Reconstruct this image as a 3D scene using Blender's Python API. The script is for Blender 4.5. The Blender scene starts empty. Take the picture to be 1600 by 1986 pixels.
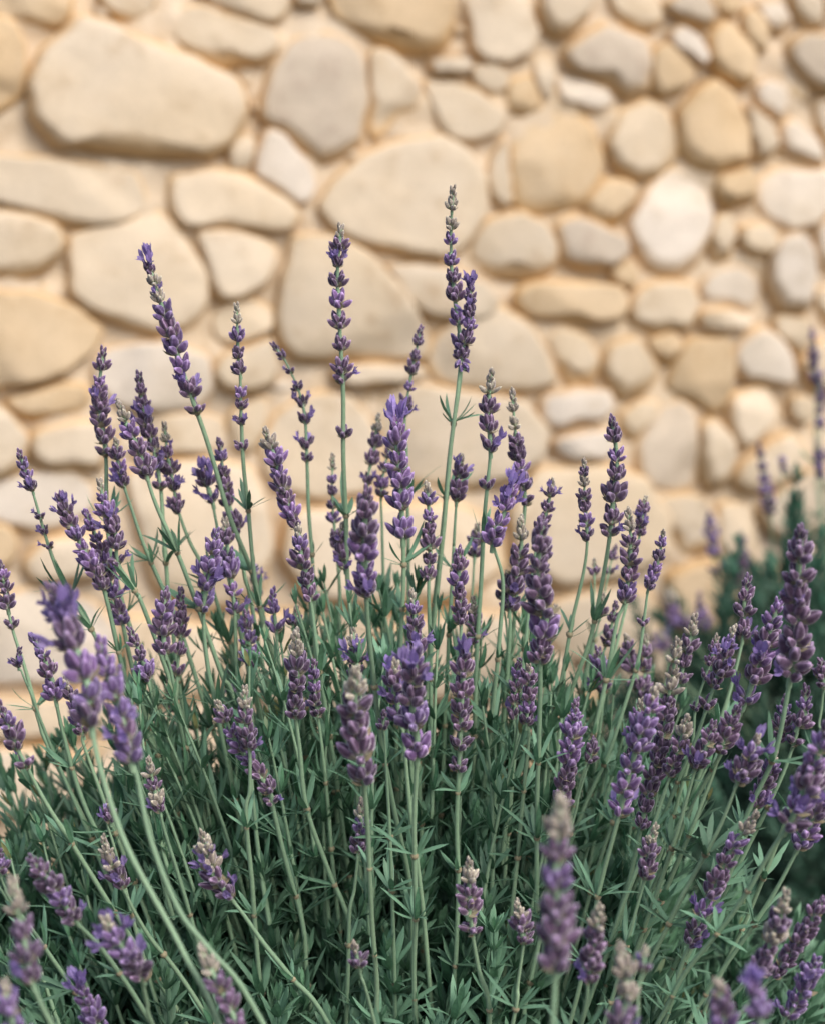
import bpy, math, random
from mathutils import Vector, Matrix, noise
random.seed(7)
R = random.random
U = random.uniform
SC = bpy.context.scene
COL = SC.collection

# ------------------------------------------------------------------ camera
HV = math.radians(12.0)              # half the vertical field of view
PITCH = math.radians(-8.0)
CAMZ = 0.62
cam_d = bpy.data.cameras.new('camera')
cam_d.sensor_fit = 'VERTICAL'; cam_d.sensor_height = 36.0; cam_d.sensor_width = 36.0
cam_d.lens = 18.0 / math.tan(HV)
cam_d.clip_start = 0.02; cam_d.clip_end = 500
cam = bpy.data.objects.new('camera', cam_d); COL.objects.link(cam)
cam.location = (0, 0, CAMZ); cam.rotation_euler = (math.pi/2 + PITCH, 0, 0)
cam_d.dof.use_dof = True; cam_d.dof.focus_distance = 1.155
cam_d.dof.aperture_fstop = 6.4; cam_d.dof.aperture_blades = 0
SC.camera = cam

# ------------------------------------------------------------------ light
SUN_EL, SUN_AZ = 44.0, 34.0          # azimuth: degrees to the right of straight behind the camera
world = bpy.data.worlds.new('World'); SC.world = world; world.use_nodes = True
wn = world.node_tree; bg = wn.nodes['Background']
sky = wn.nodes.new('ShaderNodeTexSky'); sky.sky_type = 'NISHITA'; sky.sun_disc = False
sky.sun_elevation = math.radians(SUN_EL); sky.sun_rotation = math.radians(180 - SUN_AZ)
sky.air_density = 1.0; sky.dust_density = 4.0; sky.ozone_density = 0.6
wn.links.new(sky.outputs[0], bg.inputs[0]); bg.inputs[1].default_value = 0.14
sun_d = bpy.data.lights.new('sun', 'SUN'); sun_d.energy = 1.5; sun_d.angle = math.radians(28)
sun_d.color = (1.0, 0.925, 0.83)
sun = bpy.data.objects.new('sun', sun_d); COL.objects.link(sun)
el, az = math.radians(SUN_EL), math.radians(SUN_AZ)
to_sun = Vector((math.sin(az)*math.cos(el), -math.cos(az)*math.cos(el), math.sin(el)))
sun.rotation_euler = to_sun.to_track_quat('Z', 'Y').to_euler()
SC.view_settings.view_transform = 'Standard'; SC.view_settings.look = 'None'
SC.view_settings.gamma = 1.0; SC.view_settings.use_curve_mapping = False
SC.view_settings.exposure = 0.62
SC.cycles.max_bounces = 8; SC.cycles.diffuse_bounces = 4
SC.cycles.transmission_bounces = 4; SC.cycles.transparent_max_bounces = 4

# ------------------------------------------------------------------ helpers
FPX = 993.0 / math.tan(HV)
cp, sp_ = math.cos(PITCH), math.sin(PITCH)
FWD = Vector((0, cp, sp_)); UP = Vector((0, -sp_, cp)); RT = Vector((1, 0, 0))
CAM = Vector((0, 0, CAMZ))
def ray(px, py): return FWD + RT*((px-800)/FPX) + UP*((993-py)/FPX)
def P(px, py, d): return CAM + ray(px, py)*d

def lin(c):
    return tuple(((v/255.0)/12.92 if v/255.0 <= 0.04045 else (((v/255.0)+0.055)/1.055)**2.4) for v in c)

class MB:
    def __init__(s): s.v = []; s.f = []; s.m = []; s.c = []
    def add(s, verts, faces, cols, mi=0):
        b = len(s.v); s.v += [tuple(v) for v in verts]
        s.f += [tuple(i+b for i in f) for f in faces]; s.m += [mi]*len(faces); s.c += list(cols)
    def mesh(s, name, mats, smooth=True):
        me = bpy.data.meshes.new(name); me.from_pydata(s.v, [], s.f)
        for m in mats: me.materials.append(m)
        me.polygons.foreach_set('material_index', s.m)
        me.polygons.foreach_set('use_smooth', [smooth]*len(s.f))
        a = me.color_attributes.new('tone', 'FLOAT_COLOR', 'POINT')
        flat = []
        for c in s.c: flat += [c[0], c[1], c[2], 1.0]
        a.data.foreach_set('color', flat)
        me.update(); return me
    def transformed(s, M, into):
        b = len(into.v)
        into.v += [tuple(M @ Vector(v)) for v in s.v]
        into.f += [tuple(i+b for i in f) for f in s.f]; into.m += s.m; into.c += s.c

def obj(name, me, parent=None, M=None):
    o = bpy.data.objects.new(name, me); COL.objects.link(o)
    if parent is not None: o.parent = parent
    if M is not None: o.matrix_basis = M
    return o
def thing(name, label, cat, loc=(0, 0, 0), group=None):
    o = bpy.data.objects.new(name, None); COL.objects.link(o); o.location = loc
    o.empty_display_size = 0.05
    o['label'] = label; o['category'] = cat
    if group: o['group'] = group
    return o
def frame(origin, zdir, roll=0.0, s=1.0):
    z = zdir.normalized(); a = Vector((1, 0, 0)) if abs(z.x) < 0.9 else Vector((0, 1, 0))
    y = z.cross(a).normalized(); x = y.cross(z)
    M = Matrix((x, y, z)).transposed().to_4x4()
    return Matrix.Translation(origin) @ M @ Matrix.Rotation(roll, 4, 'Z') @ Matrix.Scale(s, 4)
def catmull(pts, n):
    out = []
    p = [pts[0]*2-pts[1]] + list(pts) + [pts[-1]*2-pts[-2]]
    for i in range(1, len(p)-2):
        for k in range(n):
            t = k/n
            a, b, c, d = p[i-1], p[i], p[i+1], p[i+2]
            out.append(0.5*((2*b)+(c-a)*t+(2*a-5*b+4*c-d)*t*t+(3*b-a-3*c+d)*t*t*t))
    out.append(pts[-1].copy()); return out
def tube(mb, pts, rads, seg=6, col=(0, 0, 0), mi=0, square=0.0):
    vs, fs, cs = [], [], []
    n = len(pts); up = Vector((0.3, 0.9, 0.1)).normalized()
    for i in range(n):
        t = (pts[min(i+1, n-1)]-pts[max(i-1, 0)]).normalized()
        x = t.cross(up).normalized(); y = x.cross(t).normalized()
        for k in range(seg):
            a = 2*math.pi*k/seg
            r = rads[i]*(1.0 + square*(1 if k % 2 else -1))
            vs.append(pts[i] + x*(math.cos(a)*r) + y*(math.sin(a)*r)); cs.append((i/(n-1), col[1], col[2]))
    for i in range(n-1):
        for k in range(seg):
            k2 = (k+1) % seg
            fs.append((i*seg+k, i*seg+k2, (i+1)*seg+k2, (i+1)*seg+k))
    mb.add(vs, fs, cs, mi)

# ------------------------------------------------------------------ materials
def newmat(name):
    m = bpy.data.materials.new(name); m.use_nodes = True
    nt = m.node_tree; b = nt.nodes['Principled BSDF']; return m, nt, b
def N(nt, t, **kw):
    n = nt.nodes.new(t)
    for k, v in kw.items(): setattr(n, k, v)
    return n
def ramp(nt, fac, stops):
    r = N(nt, 'ShaderNodeValToRGB'); e = r.color_ramp.elements
    while len(e) < len(stops): e.new(0.5)
    for i, (p, c) in enumerate(stops):
        e[i].position = p; e[i].color = (*c, 1)
    if fac is not None: nt.links.new(fac, r.inputs[0])
    return r
def mix(nt, fac, a, b, mode='MIX'):
    m = N(nt, 'ShaderNodeMix', data_type='RGBA', blend_type=mode)
    for s, v in ((m.inputs[0], fac), (m.inputs[6], a), (m.inputs[7], b)):
        if hasattr(v, 'is_output') or hasattr(v, 'links'): nt.links.new(v, s)
        elif isinstance(v, (int, float)): s.default_value = v
        else: s.default_value = (*v, 1)
    return m.outputs[2]
def mathn(nt, op, a, b=None, clamp=False):
    m = N(nt, 'ShaderNodeMath', operation=op, use_clamp=clamp)
    for s, v in ((m.inputs[0], a), (m.inputs[1], b)):
        if v is None: continue
        if hasattr(v, 'links'): nt.links.new(v, s)
        else: s.default_value = v
    return m.outputs[0]
def noisen(nt, vec, scale, detail=4, rough=0.55):
    n = N(nt, 'ShaderNodeTexNoise'); n.inputs['Scale'].default_value = scale
    n.inputs['Detail'].default_value = detail; n.inputs['Roughness'].default_value = rough
    nt.links.new(vec, n.inputs['Vector']); return n.outputs[0]

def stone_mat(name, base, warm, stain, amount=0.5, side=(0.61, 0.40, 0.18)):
    m, nt, b = newmat(name)
    tc = N(nt, 'ShaderNodeTexCoord'); oi = N(nt, 'ShaderNodeObjectInfo')
    vec = tc.outputs['Object']
    add = N(nt, 'ShaderNodeVectorMath', operation='ADD')
    sc = N(nt, 'ShaderNodeVectorMath', operation='SCALE'); sc.inputs['Scale'].default_value = 37.0
    cmb = N(nt, 'ShaderNodeCombineXYZ')
    for i in range(3): nt.links.new(oi.outputs['Random'], cmb.inputs[i])
    nt.links.new(cmb.outputs[0], sc.inputs[0]); nt.links.new(vec, add.inputs[0]); nt.links.new(sc.outputs[0], add.inputs[1])
    v = add.outputs[0]
    big = noisen(nt, v, 9, 3); mid = noisen(nt, v, 38, 5, 0.62); fine = noisen(nt, v, 260, 4, 0.7)
    f1 = ramp(nt, big, [(0.38, (0, 0, 0)), (0.66, (1, 1, 1))]).outputs[0]
    c = mix(nt, mathn(nt, 'MULTIPLY', f1, amount), base, warm)
    f2 = ramp(nt, mid, [(0.54, (0, 0, 0)), (0.74, (1, 1, 1))]).outputs[0]
    c = mix(nt, mathn(nt, 'MULTIPLY', f2, 0.65), c, stain)
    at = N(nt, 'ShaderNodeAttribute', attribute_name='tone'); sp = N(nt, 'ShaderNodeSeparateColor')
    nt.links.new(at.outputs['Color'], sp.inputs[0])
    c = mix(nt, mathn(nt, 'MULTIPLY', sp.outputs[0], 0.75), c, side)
    spot = noisen(nt, v, 21, 2, 0.5)
    f4 = ramp(nt, spot, [(0.64, (0, 0, 0)), (0.74, (1, 1, 1))]).outputs[0]
    c = mix(nt, mathn(nt, 'MULTIPLY', mathn(nt, 'MULTIPLY', f4, mid), 0.75), c, stain)
    f3 = ramp(nt, fine, [(0.3, (0.86, 0.86, 0.86)), (0.7, (1.06, 1.06, 1.06))]).outputs[0]
    c = mix(nt, 1.0, c, f3, 'MULTIPLY')
    mr = N(nt, 'ShaderNodeMapRange'); nt.links.new(oi.outputs['Random'], mr.inputs[0])
    mr.inputs[3].default_value = 0.88; mr.inputs[4].default_value = 1.06
    hsv = N(nt, 'ShaderNodeHueSaturation'); nt.links.new(mr.outputs[0], hsv.inputs['Value']); nt.links.new(c, hsv.inputs['Color'])
    nt.links.new(hsv.outputs[0], b.inputs['Base Color'])
    b.inputs['Roughness'].default_value = 0.92; b.inputs['Specular IOR Level'].default_value = 0.2
    bm = N(nt, 'ShaderNodeBump'); bm.inputs['Strength'].default_value = 0.55; bm.inputs['Distance'].default_value = 0.004
    h = mathn(nt, 'ADD', mathn(nt, 'MULTIPLY', mid, 1.0), mathn(nt, 'MULTIPLY', fine, 0.25))
    nt.links.new(h, bm.inputs['Height']); nt.links.new(bm.outputs[0], b.inputs['Normal'])
    return m
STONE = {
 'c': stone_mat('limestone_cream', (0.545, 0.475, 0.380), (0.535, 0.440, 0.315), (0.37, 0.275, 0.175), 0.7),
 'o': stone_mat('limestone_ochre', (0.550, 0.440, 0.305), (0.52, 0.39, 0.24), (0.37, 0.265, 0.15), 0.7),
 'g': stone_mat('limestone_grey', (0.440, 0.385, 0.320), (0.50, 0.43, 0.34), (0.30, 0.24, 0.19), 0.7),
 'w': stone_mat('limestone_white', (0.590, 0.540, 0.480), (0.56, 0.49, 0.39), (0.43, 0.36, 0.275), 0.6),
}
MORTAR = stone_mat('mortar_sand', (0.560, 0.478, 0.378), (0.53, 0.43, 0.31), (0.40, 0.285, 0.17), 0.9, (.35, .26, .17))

def soil_mat():
    m, nt, b = newmat('soil'); tc = N(nt, 'ShaderNodeTexCoord'); v = tc.outputs['Object']
    a = noisen(nt, v, 14, 6, 0.65); f = noisen(nt, v, 160, 5, 0.7)
    c = ramp(nt, a, [(0.3, (0.045, 0.032, 0.022)), (0.7, (0.13, 0.095, 0.065))]).outputs[0]
    c = mix(nt, 1.0, c, ramp(nt, f, [(0.3, (0.6, 0.6, 0.6)), (0.7, (1.25, 1.25, 1.25))]).outputs[0], 'MULTIPLY')
    nt.links.new(c, b.inputs['Base Color']); b.inputs['Roughness'].default_value = 0.95
    bm = N(nt, 'ShaderNodeBump'); bm.inputs['Strength'].default_value = 0.8; bm.inputs['Distance'].default_value = 0.01
    nt.links.new(f, bm.inputs['Height']); nt.links.new(bm.outputs[0], b.inputs['Normal'])
    return m

def plant_mat(name, dark, light, back, sheen=0.25, rough=0.6, transl=0.25, objvar=(0.8, 1.2), old=False):
    """tone.r runs along the piece, tone.g is a random tint per leaf, tone.b marks the middle rib"""
    m, nt, b = newmat(name)
    at = N(nt, 'ShaderNodeAttribute', attribute_name='tone'); sep = N(nt, 'ShaderNodeSeparateColor')
    nt.links.new(at.outputs['Color'], sep.inputs[0])
    oi = N(nt, 'ShaderNodeObjectInfo')
    c = mix(nt, sep.outputs[1], dark, light)
    c = mix(nt, mathn(nt, 'MULTIPLY', sep.outputs[2], 0.4), c, light)
    if old: c = mix(nt, mathn(nt, 'MULTIPLY', mathn(nt, 'GREATER_THAN', sep.outputs[1], 0.955), 0.8), c, (0.33, 0.31, 0.13))
    tc = N(nt, 'ShaderNodeTexCoord'); nz = noisen(nt, tc.outputs['Object'], 420, 3)
    c = mix(nt, 1.0, c, ramp(nt, nz, [(0.3, (0.78, 0.78, 0.78)), (0.7, (1.15, 1.15, 1.15))]).outputs[0], 'MULTIPLY')
    geo = N(nt, 'ShaderNodeNewGeometry')
    c = mix(nt, mathn(nt, 'MULTIPLY', geo.outputs['Backfacing'], 0.6), c, back)
    mr = N(nt, 'ShaderNodeMapRange'); nt.links.new(oi.outputs['Random'], mr.inputs[0])
    mr.inputs[3].default_value = objvar[0]; mr.inputs[4].default_value = objvar[1]
    hsv = N(nt, 'ShaderNodeHueSaturation'); nt.links.new(mr.outputs[0], hsv.inputs['Value']); nt.links.new(c, hsv.inputs['Color'])
    c = hsv.outputs[0]
    nt.links.new(c, b.inputs['Base Color']); b.inputs['Roughness'].default_value = rough
    b.inputs['Specular IOR Level'].default_value = 0.3
    b.inputs['Sheen Weight'].default_value = sheen; b.inputs['Sheen Roughness'].default_value = 0.4
    if transl > 0:
        tr = N(nt, 'ShaderNodeBsdfTranslucent'); nt.links.new(c, tr.inputs[0])
        ms = N(nt, 'ShaderNodeMixShader'); ms.inputs[0].default_value = transl
        nt.links.new(b.outputs[0], ms.inputs[1]); nt.links.new(tr.outputs[0], ms.inputs[2])
        nt.links.new(ms.outputs[0], nt.nodes['Material Output'].inputs[0])
    return m
LEAF = plant_mat('lavender_leaf', (0.030, 0.112, 0.068), (0.155, 0.32, 0.195), (0.15, 0.275, 0.195), 0.0, 0.5, 0.2, (0.72, 1.3), True)
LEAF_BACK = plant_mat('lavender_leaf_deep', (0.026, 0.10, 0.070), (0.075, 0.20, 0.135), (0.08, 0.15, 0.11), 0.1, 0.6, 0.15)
STEM = plant_mat('lavender_stem', (0.15, 0.31, 0.205), (0.29, 0.44, 0.285), (0.2, 0.3, 0.2), 0.05, 0.55, 0.0, (0.85, 1.15))
WOOD = plant_mat('woody_stem', (0.10, 0.085, 0.06), (0.17, 0.14, 0.10), (0.1, 0.08, 0.06), 0.0, 0.9, 0.0)
BRACT = plant_mat('dry_bract', (0.20, 0.17, 0.11), (0.34, 0.33, 0.21), (0.3, 0.26, 0.18), 0.3, 0.7, 0.2)

def calyx_mat(name, base, mid, tip, hue=1.0):
    m, nt, b = newmat(name)
    at = N(nt, 'ShaderNodeAttribute', attribute_name='tone'); sep = N(nt, 'ShaderNodeSeparateColor')
    nt.links.new(at.outputs['Color'], sep.inputs[0])
    oi = N(nt, 'ShaderNodeObjectInfo')
    c = ramp(nt, sep.outputs[0], [(0.0, base), (0.18, base), (0.42, mid), (0.82, mid), (1.0, tip)]).outputs[0]
    # pale wool on the ribs
    c = mix(nt, mathn(nt, 'MULTIPLY', mathn(nt, 'POWER', sep.outputs[2], 3.0), 0.6), c, tip)
    tc = N(nt, 'ShaderNodeTexCoord'); nz = noisen(nt, tc.outputs['Object'], 900, 3)
    c = mix(nt, 1.0, c, ramp(nt, nz, [(0.3, (0.7, 0.7, 0.7)), (0.7, (1.25, 1.25, 1.25))]).outputs[0], 'MULTIPLY')
    bm = N(nt, 'ShaderNodeBump'); bm.inputs['Strength'].default_value = 0.5; bm.inputs['Distance'].default_value = 0.0006
    nt.links.new(nz, bm.inputs['Height']); nt.links.new(bm.outputs[0], b.inputs['Normal'])
    s = mathn(nt, 'ADD', sep.outputs[1], mathn(nt, 'MULTIPLY', oi.outputs['Random'], 0.5))
    mr = N(nt, 'ShaderNodeMapRange'); nt.links.new(s, mr.inputs[0]); mr.inputs[2].default_value = 1.5
    mr.inputs[3].default_value = 0.6; mr.inputs[4].default_value = 1.5
    hsv = N(nt, 'ShaderNodeHueSaturation'); nt.links.new(mr.outputs[0], hsv.inputs['Value']); nt.links.new(c, hsv.inputs['Color'])
    mh = N(nt, 'ShaderNodeMapRange'); nt.links.new(oi.outputs['Random'], mh.inputs[0])
    mh.inputs[3].default_value = 0.488; mh.inputs[4].default_value = 0.515
    nt.links.new(mh.outputs[0], hsv.inputs['Hue'])
    nt.links.new(hsv.outputs[0], b.inputs['Base Color']); b.inputs['Roughness'].default_value = 0.7
    b.inputs['Sheen Weight'].default_value = 0.7; b.inputs['Sheen Roughness'].default_value = 0.35
    b.inputs['Sheen Tint'].default_value = (0.9, 0.85, 1.0, 1)
    b.inputs['Specular IOR Level'].default_value = 0.25
    return m
CAL_P = calyx_mat('calyx_purple', (0.27, 0.27, 0.19), (0.060, 0.037, 0.074), (0.32, 0.24, 0.39))
CAL_V = calyx_mat('calyx_violet', (0.22, 0.21, 0.17), (0.095, 0.058, 0.155), (0.38, 0.29, 0.55))
CAL_G = calyx_mat('calyx_woolly', (0.26, 0.30, 0.18), (0.21, 0.185, 0.17), (0.50, 0.48, 0.38))
def petal_mat(name, dark, light):
    m = plant_mat(name, dark, light, dark, 0.3, 0.5, 0.35, (0.85, 1.2)); return m
PET = petal_mat('petal_violet', (0.16, 0.11, 0.33), (0.44, 0.36, 0.70))

# ------------------------------------------------------------------ lavender pieces (metres)
def bud(mb, M, L, W, mi, tint, curve=0.0, seg=8):
    prof = [(0.0, 0.26), (0.12, 0.58), (0.32, 0.93), (0.52, 1.0), (0.74, 0.80), (0.90, 0.44), (1.0, 0.05)]
    vs, cs, fs = [], [], []
    for t, r in prof:
        for k in range(seg):
            a = 2*math.pi*k/seg; rib = 1.0 if k % 2 else 0.84
            rr = r*W*0.5*rib
            vs.append(M @ Vector((math.cos(a)*rr + curve*L*t*t, math.sin(a)*rr, t*L)))
            cs.append((t, tint, 1.0 if k % 2 else 0.0))
    n = len(prof)
    for i in range(n-1):
        for k in range(seg):
            k2 = (k+1) % seg; fs.append((i*seg+k, i*seg+k2, (i+1)*seg+k2, (i+1)*seg+k))
    fs.append(tuple((n-1)*seg+k for k in range(seg)))
    mb.add(vs, fs, cs, mi)
def blade(mb, M, L, W, mi, tint, droop=0.15, fold=0.25, nseg=4, shape=None):
    """narrow leaf or petal: three vertices across, keeled, bending over its length; grows along +Z, bends towards +X"""
    vs, cs, fs = [], [], []
    for i in range(nseg+1):
        t = i/nseg
        w = (math.sin(math.pi*min(1, (t*0.86+0.10)))**0.6 if shape is None else shape(t))*W*0.5
        if i == nseg: w = W*0.04
        x = droop*L*t*t; z = t*L*(1-0.15*abs(droop)*t)
        for s in (-1, 0, 1):
            vs.append(M @ Vector((x + (fold*w if s else 0)*1.0, s*w, z))); cs.append((t, tint, 1.0 if s == 0 else 0.0))
    for i in range(nseg):
        a = i*3
        fs += [(a, a+1, a+4, a+3), (a+1, a+2, a+5, a+4)]
    mb.add(vs, fs, cs, mi)
def aim(theta, phi, off=0.0, z=0.0):
    """frame at height z, leaning theta from the axis towards azimuth phi; local +X points outwards and down"""
    return Matrix.Translation((math.cos(phi)*off, math.sin(phi)*off, z)) @ Matrix.Rotation(phi, 4, 'Z') @ Matrix.Rotation(theta, 4, 'Y')
def corolla(mb, M, s, mi):
    """half-opened flower: a tube with long lobes that stay mostly forward"""
    tint = U(0.1, 1.0)
    bud(mb, M, 0.0050*s, 0.0020*s, mi, tint*0.4, 0, 6)
    for az_, ln, w, sp in ((0.45, .0066, .0028, 0.30), (-0.45, .0066, .0028, 0.30), (math.pi, .0048, .0030, 0.42), (math.pi+1.2, .0040, .0024, 0.45), (math.pi-1.2, .0040, .0024, 0.45)):
        MM = M @ Matrix.Translation((0, 0, 0.0028*s)) @ Matrix.Rotation(math.pi+az_+U(-.3, .3), 4, 'Z') @ Matrix.Rotation(sp*U(0.3, 1.3), 4, 'Y')
        blade(mb, MM, ln*s*U(.8, 1.2), w*s, mi, min(1, tint*U(.6, 1.4)), U(-.1, 0.35), 0.5, 4, lambda t: (math.sin(math.pi*(0.14+0.80*t)))**0.8)
MATS = [CAL_P, PET, BRACT, STEM, CAL_G, CAL_V]
def whorl_mesh(kind, seed):
    st = random.getstate(); random.seed(seed)
    mb = MB(); ci = {'p': 0, 'v': 5, 'g': 4}[kind[0]]
    mode = kind[1:]
    tube(mb, [Vector((0, 0, -0.0045)), Vector((0, 0, 0.006))], [0.0010, 0.0009], 6, (0, .5, 0), 3)
    if mode in ('bud', 'open', 'wide'):
        n = random.choice((7, 8, 9)) if mode != 'wide' else random.choice((5, 6, 7))
        ph0 = U(0, 6.28)
        for i in range(n):
            lvl = i % 2
            ph = ph0 + 2*math.pi*i/n + U(-.25, .25)
            th = U(0.60, 1.15) if lvl else U(0.25, 0.75)
            if mode == 'wide': th = U(0.6, 1.05)
            L = U(0.0054, 0.0076); W = U(0.0028, 0.0040)
            M = aim(th, ph, 0.0006, 0.0020*(1-lvl)-0.0012)
            bud(mb, M, L, W, ci, R(), U(-0.20, 0.04))
            if (mode == 'open' and R() < 0.5) or (mode == 'wide' and R() < 0.15):
                corolla(mb, M @ Matrix.Translation((0, 0, L*0.62)) @ Matrix.Rotation(U(-.3, .1), 4, 'Y'), U(0.65, 1.0), 1)
        for i in range(random.choice((2, 3))):
            ph = U(0, 6.28)
            blade(mb, aim(U(0.7, 1.15), ph, 0.0005, -0.0018), U(.0035, .0055), .0026, 2, R(), U(-.2, .2), 0.4, 3)
    elif mode == 'tip':
        for i in range(7):
            ph = 2.4*i; th = U(0.05, 0.2) + 0.38*(1-i/7)
            bud(mb, aim(th, ph, 0.0005, 0.0008*i), U(.0036, .0050), U(.0018, .0024), ci, R(), U(-.1, .05))
    elif mode == 'crown':          # a tip that is in flower
        for i in range(7):
            ph = 2.4*i; th = U(0.1, 0.3) + 0.35*(1-i/7); L = U(.0040, .0055)
            M = aim(th, ph, 0.0005, 0.0007*i); bud(mb, M, L, .0025, ci, R(), 0)
            if i > 2: corolla(mb, M @ Matrix.Translation((0, 0, L*0.6)), U(0.7, 1.0), 1)
    random.setstate(st)
    return mb.mesh('flower_whorl_'+kind, MATS)
WH = {}
for ck in 'pgv':
    for mode, cnt in (('bud', 6), ('open', 4), ('wide', 3), ('tip', 3), ('crown', 2)):
        WH[ck+mode] = [whorl_mesh(ck+mode, 100*i+hash_) for i, hash_ in zip(range(cnt), range({'p': 11, 'g': 37, 'v': 71}[ck]+len(mode), 999))]

def node_mesh(seed, n, L0, L1, W=0.0026, mats=(LEAF, STEM, BRACT)):
    """star of narrow leaves at a stem node"""
    st = random.getstate(); random.seed(seed); mb = MB()
    ph0 = U(0, 6.28)
    tube(mb, [Vector((0, 0, z)) for z in (-.0012, -.0004, .0004, .0012)], [.0012, .00162, .00162, .0012], 7, (0, 1, 0), 2)
    for i in range(n):
        ph = ph0 + (i % 2)*math.pi + U(-0.95, 0.95)
        th = U(0.6, 1.25) if i < 2 else U(0.25, 1.15)
        blade(mb, aim(th, ph, 0.0008, U(-.001, .002)), U(L0, L1), W*U(.8, 1.15), 0, U(.2, 1), U(-.25, .25), 0.2, 4)
    random.setstate(st); return mb.mesh('leaf_star', list(mats))
NODES = [node_mesh(500+i, random.choice((6, 7, 8, 10)), 0.009, 0.022) for i in range(8)]
NODES_S = [node_mesh(600+i, random.choice((3, 4, 5)), 0.006, 0.013, 0.0017) for i in range(4)]

def shoot_mb(seed, length, spacing, nleaf, L0, L1, W=0.0029, first=0.0, lo=0.0):
    """leafy non-flowering shoot along +Z"""
    st = random.getstate(); random.seed(seed); mb = MB()
    bx, by = U(-.12, .12), U(-.12, .12)
    def c(t): return Vector((bx*length*t*t, by*length*t*t, length*t))
    pts = [c(i/6) for i in range(7)]
    tube(mb, pts, [0.0014-0.0008*i/6 for i in range(7)], 5, (0, .4, 0), 1)
    z = first*length; k = 0
    ph = U(0, 6.28)
    while z < length:
        t = z/length; o = c(t); s = 0.72+0.4*math.sin(math.pi*min(1, t*0.9+0.08))
        n = nleaf + (1 if R() < .4 else 0)
        for i in range(n):
            a = ph + (i % 2)*math.pi + (U(-.25, .25) if i < 2 else U(-1.2, 1.2))
            th = U(0.65, 1.25) if i < 2 else U(0.3, 1.2)
            th *= (1-0.35*t)
            blade(mb, Matrix.Translation(o) @ aim(th, a, 0.0008, 0), U(L0, L1)*s, W*U(.8, 1.2), 0, R()*(0.55+0.45*t), U(-.3, .3), 0.2, 4)
        ph += math.pi/2+U(-.3, .3); z += spacing*U(.75, 1.25); k += 1
    for i in range(5):
        blade(mb, Matrix.Translation(c(1)) @ aim(U(0.1, 0.45), 1.3*i, 0, 0), U(L0, L1)*.55, W*.8, 0, U(.5, 1), 0, 0.3, 4)
    random.setstate(st); return mb
SH_MB = [shoot_mb(700+i, U(.085, .13), U(.012, .017), 8, .013, .025, 0.0035) for i in range(10)]
SH_SP = [shoot_mb(760+i, U(.11, .15), 0.022, 6, .013, .022, 0.0028) for i in range(5)]
SH_ME = [m.mesh('leafy_shoot', [LEAF, LEAF]) for m in SH_MB]
SP_ME = [m.mesh('leafy_shoot_open', [LEAF, STEM]) for m in SH_SP]
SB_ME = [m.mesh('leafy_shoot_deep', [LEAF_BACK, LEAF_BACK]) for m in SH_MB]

# ------------------------------------------------------------------ ground and wall
gm = MB(); n = 60; S = 60.0
def gh(x, y): return 0.012*noise.noise(Vector((x*7, y*7, 0))) + 0.006*noise.noise(Vector((x*31, y*31, 3)))
xs = [math.copysign(abs(i/n)**2.6*S, i) for i in range(-n, n+1)]
gv, gf = [], []
for j in range(len(xs)):
    for i in range(len(xs)):
        x, y = xs[i], xs[j]+1.3
        gv.append((x, y, gh(x, y)-0.01))
w_ = len(xs)
for j in range(w_-1):
    for i in range(w_-1): gf.append((j*w_+i, j*w_+i+1, (j+1)*w_+i+1, (j+1)*w_+i))
gm.add(gv, gf, [(0, 0, 0)]*len(gv))
ground = obj('ground', gm.mesh('ground', [soil_mat()])); ground['kind'] = 'structure'

YAW = math.radians(16)
WC = P(800, 993, 2.15)
WU = Vector((math.cos(YAW), math.sin(YAW), 0)); WV = Vector((0, 0, 1)); WN = WU.cross(WV).normalized()   # towards the camera
if WN.y > 0: WN = -WN
def on_wall(px, py):
    r = ray(px, py); t = (WC-CAM).dot(WN)/r.dot(WN); p = CAM + r*t - WC
    return (p.dot(WU), p.dot(WV))
wall = thing('stone_wall', 'rubble wall of rounded cream and ochre limestones behind the lavender', 'wall', (WC.x, WC.y, 0))
W0 = Vector((WC.x, WC.y, 0))
def W3(u, v, h): return WC + WU*u + WV*v + WN*h - W0

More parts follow.
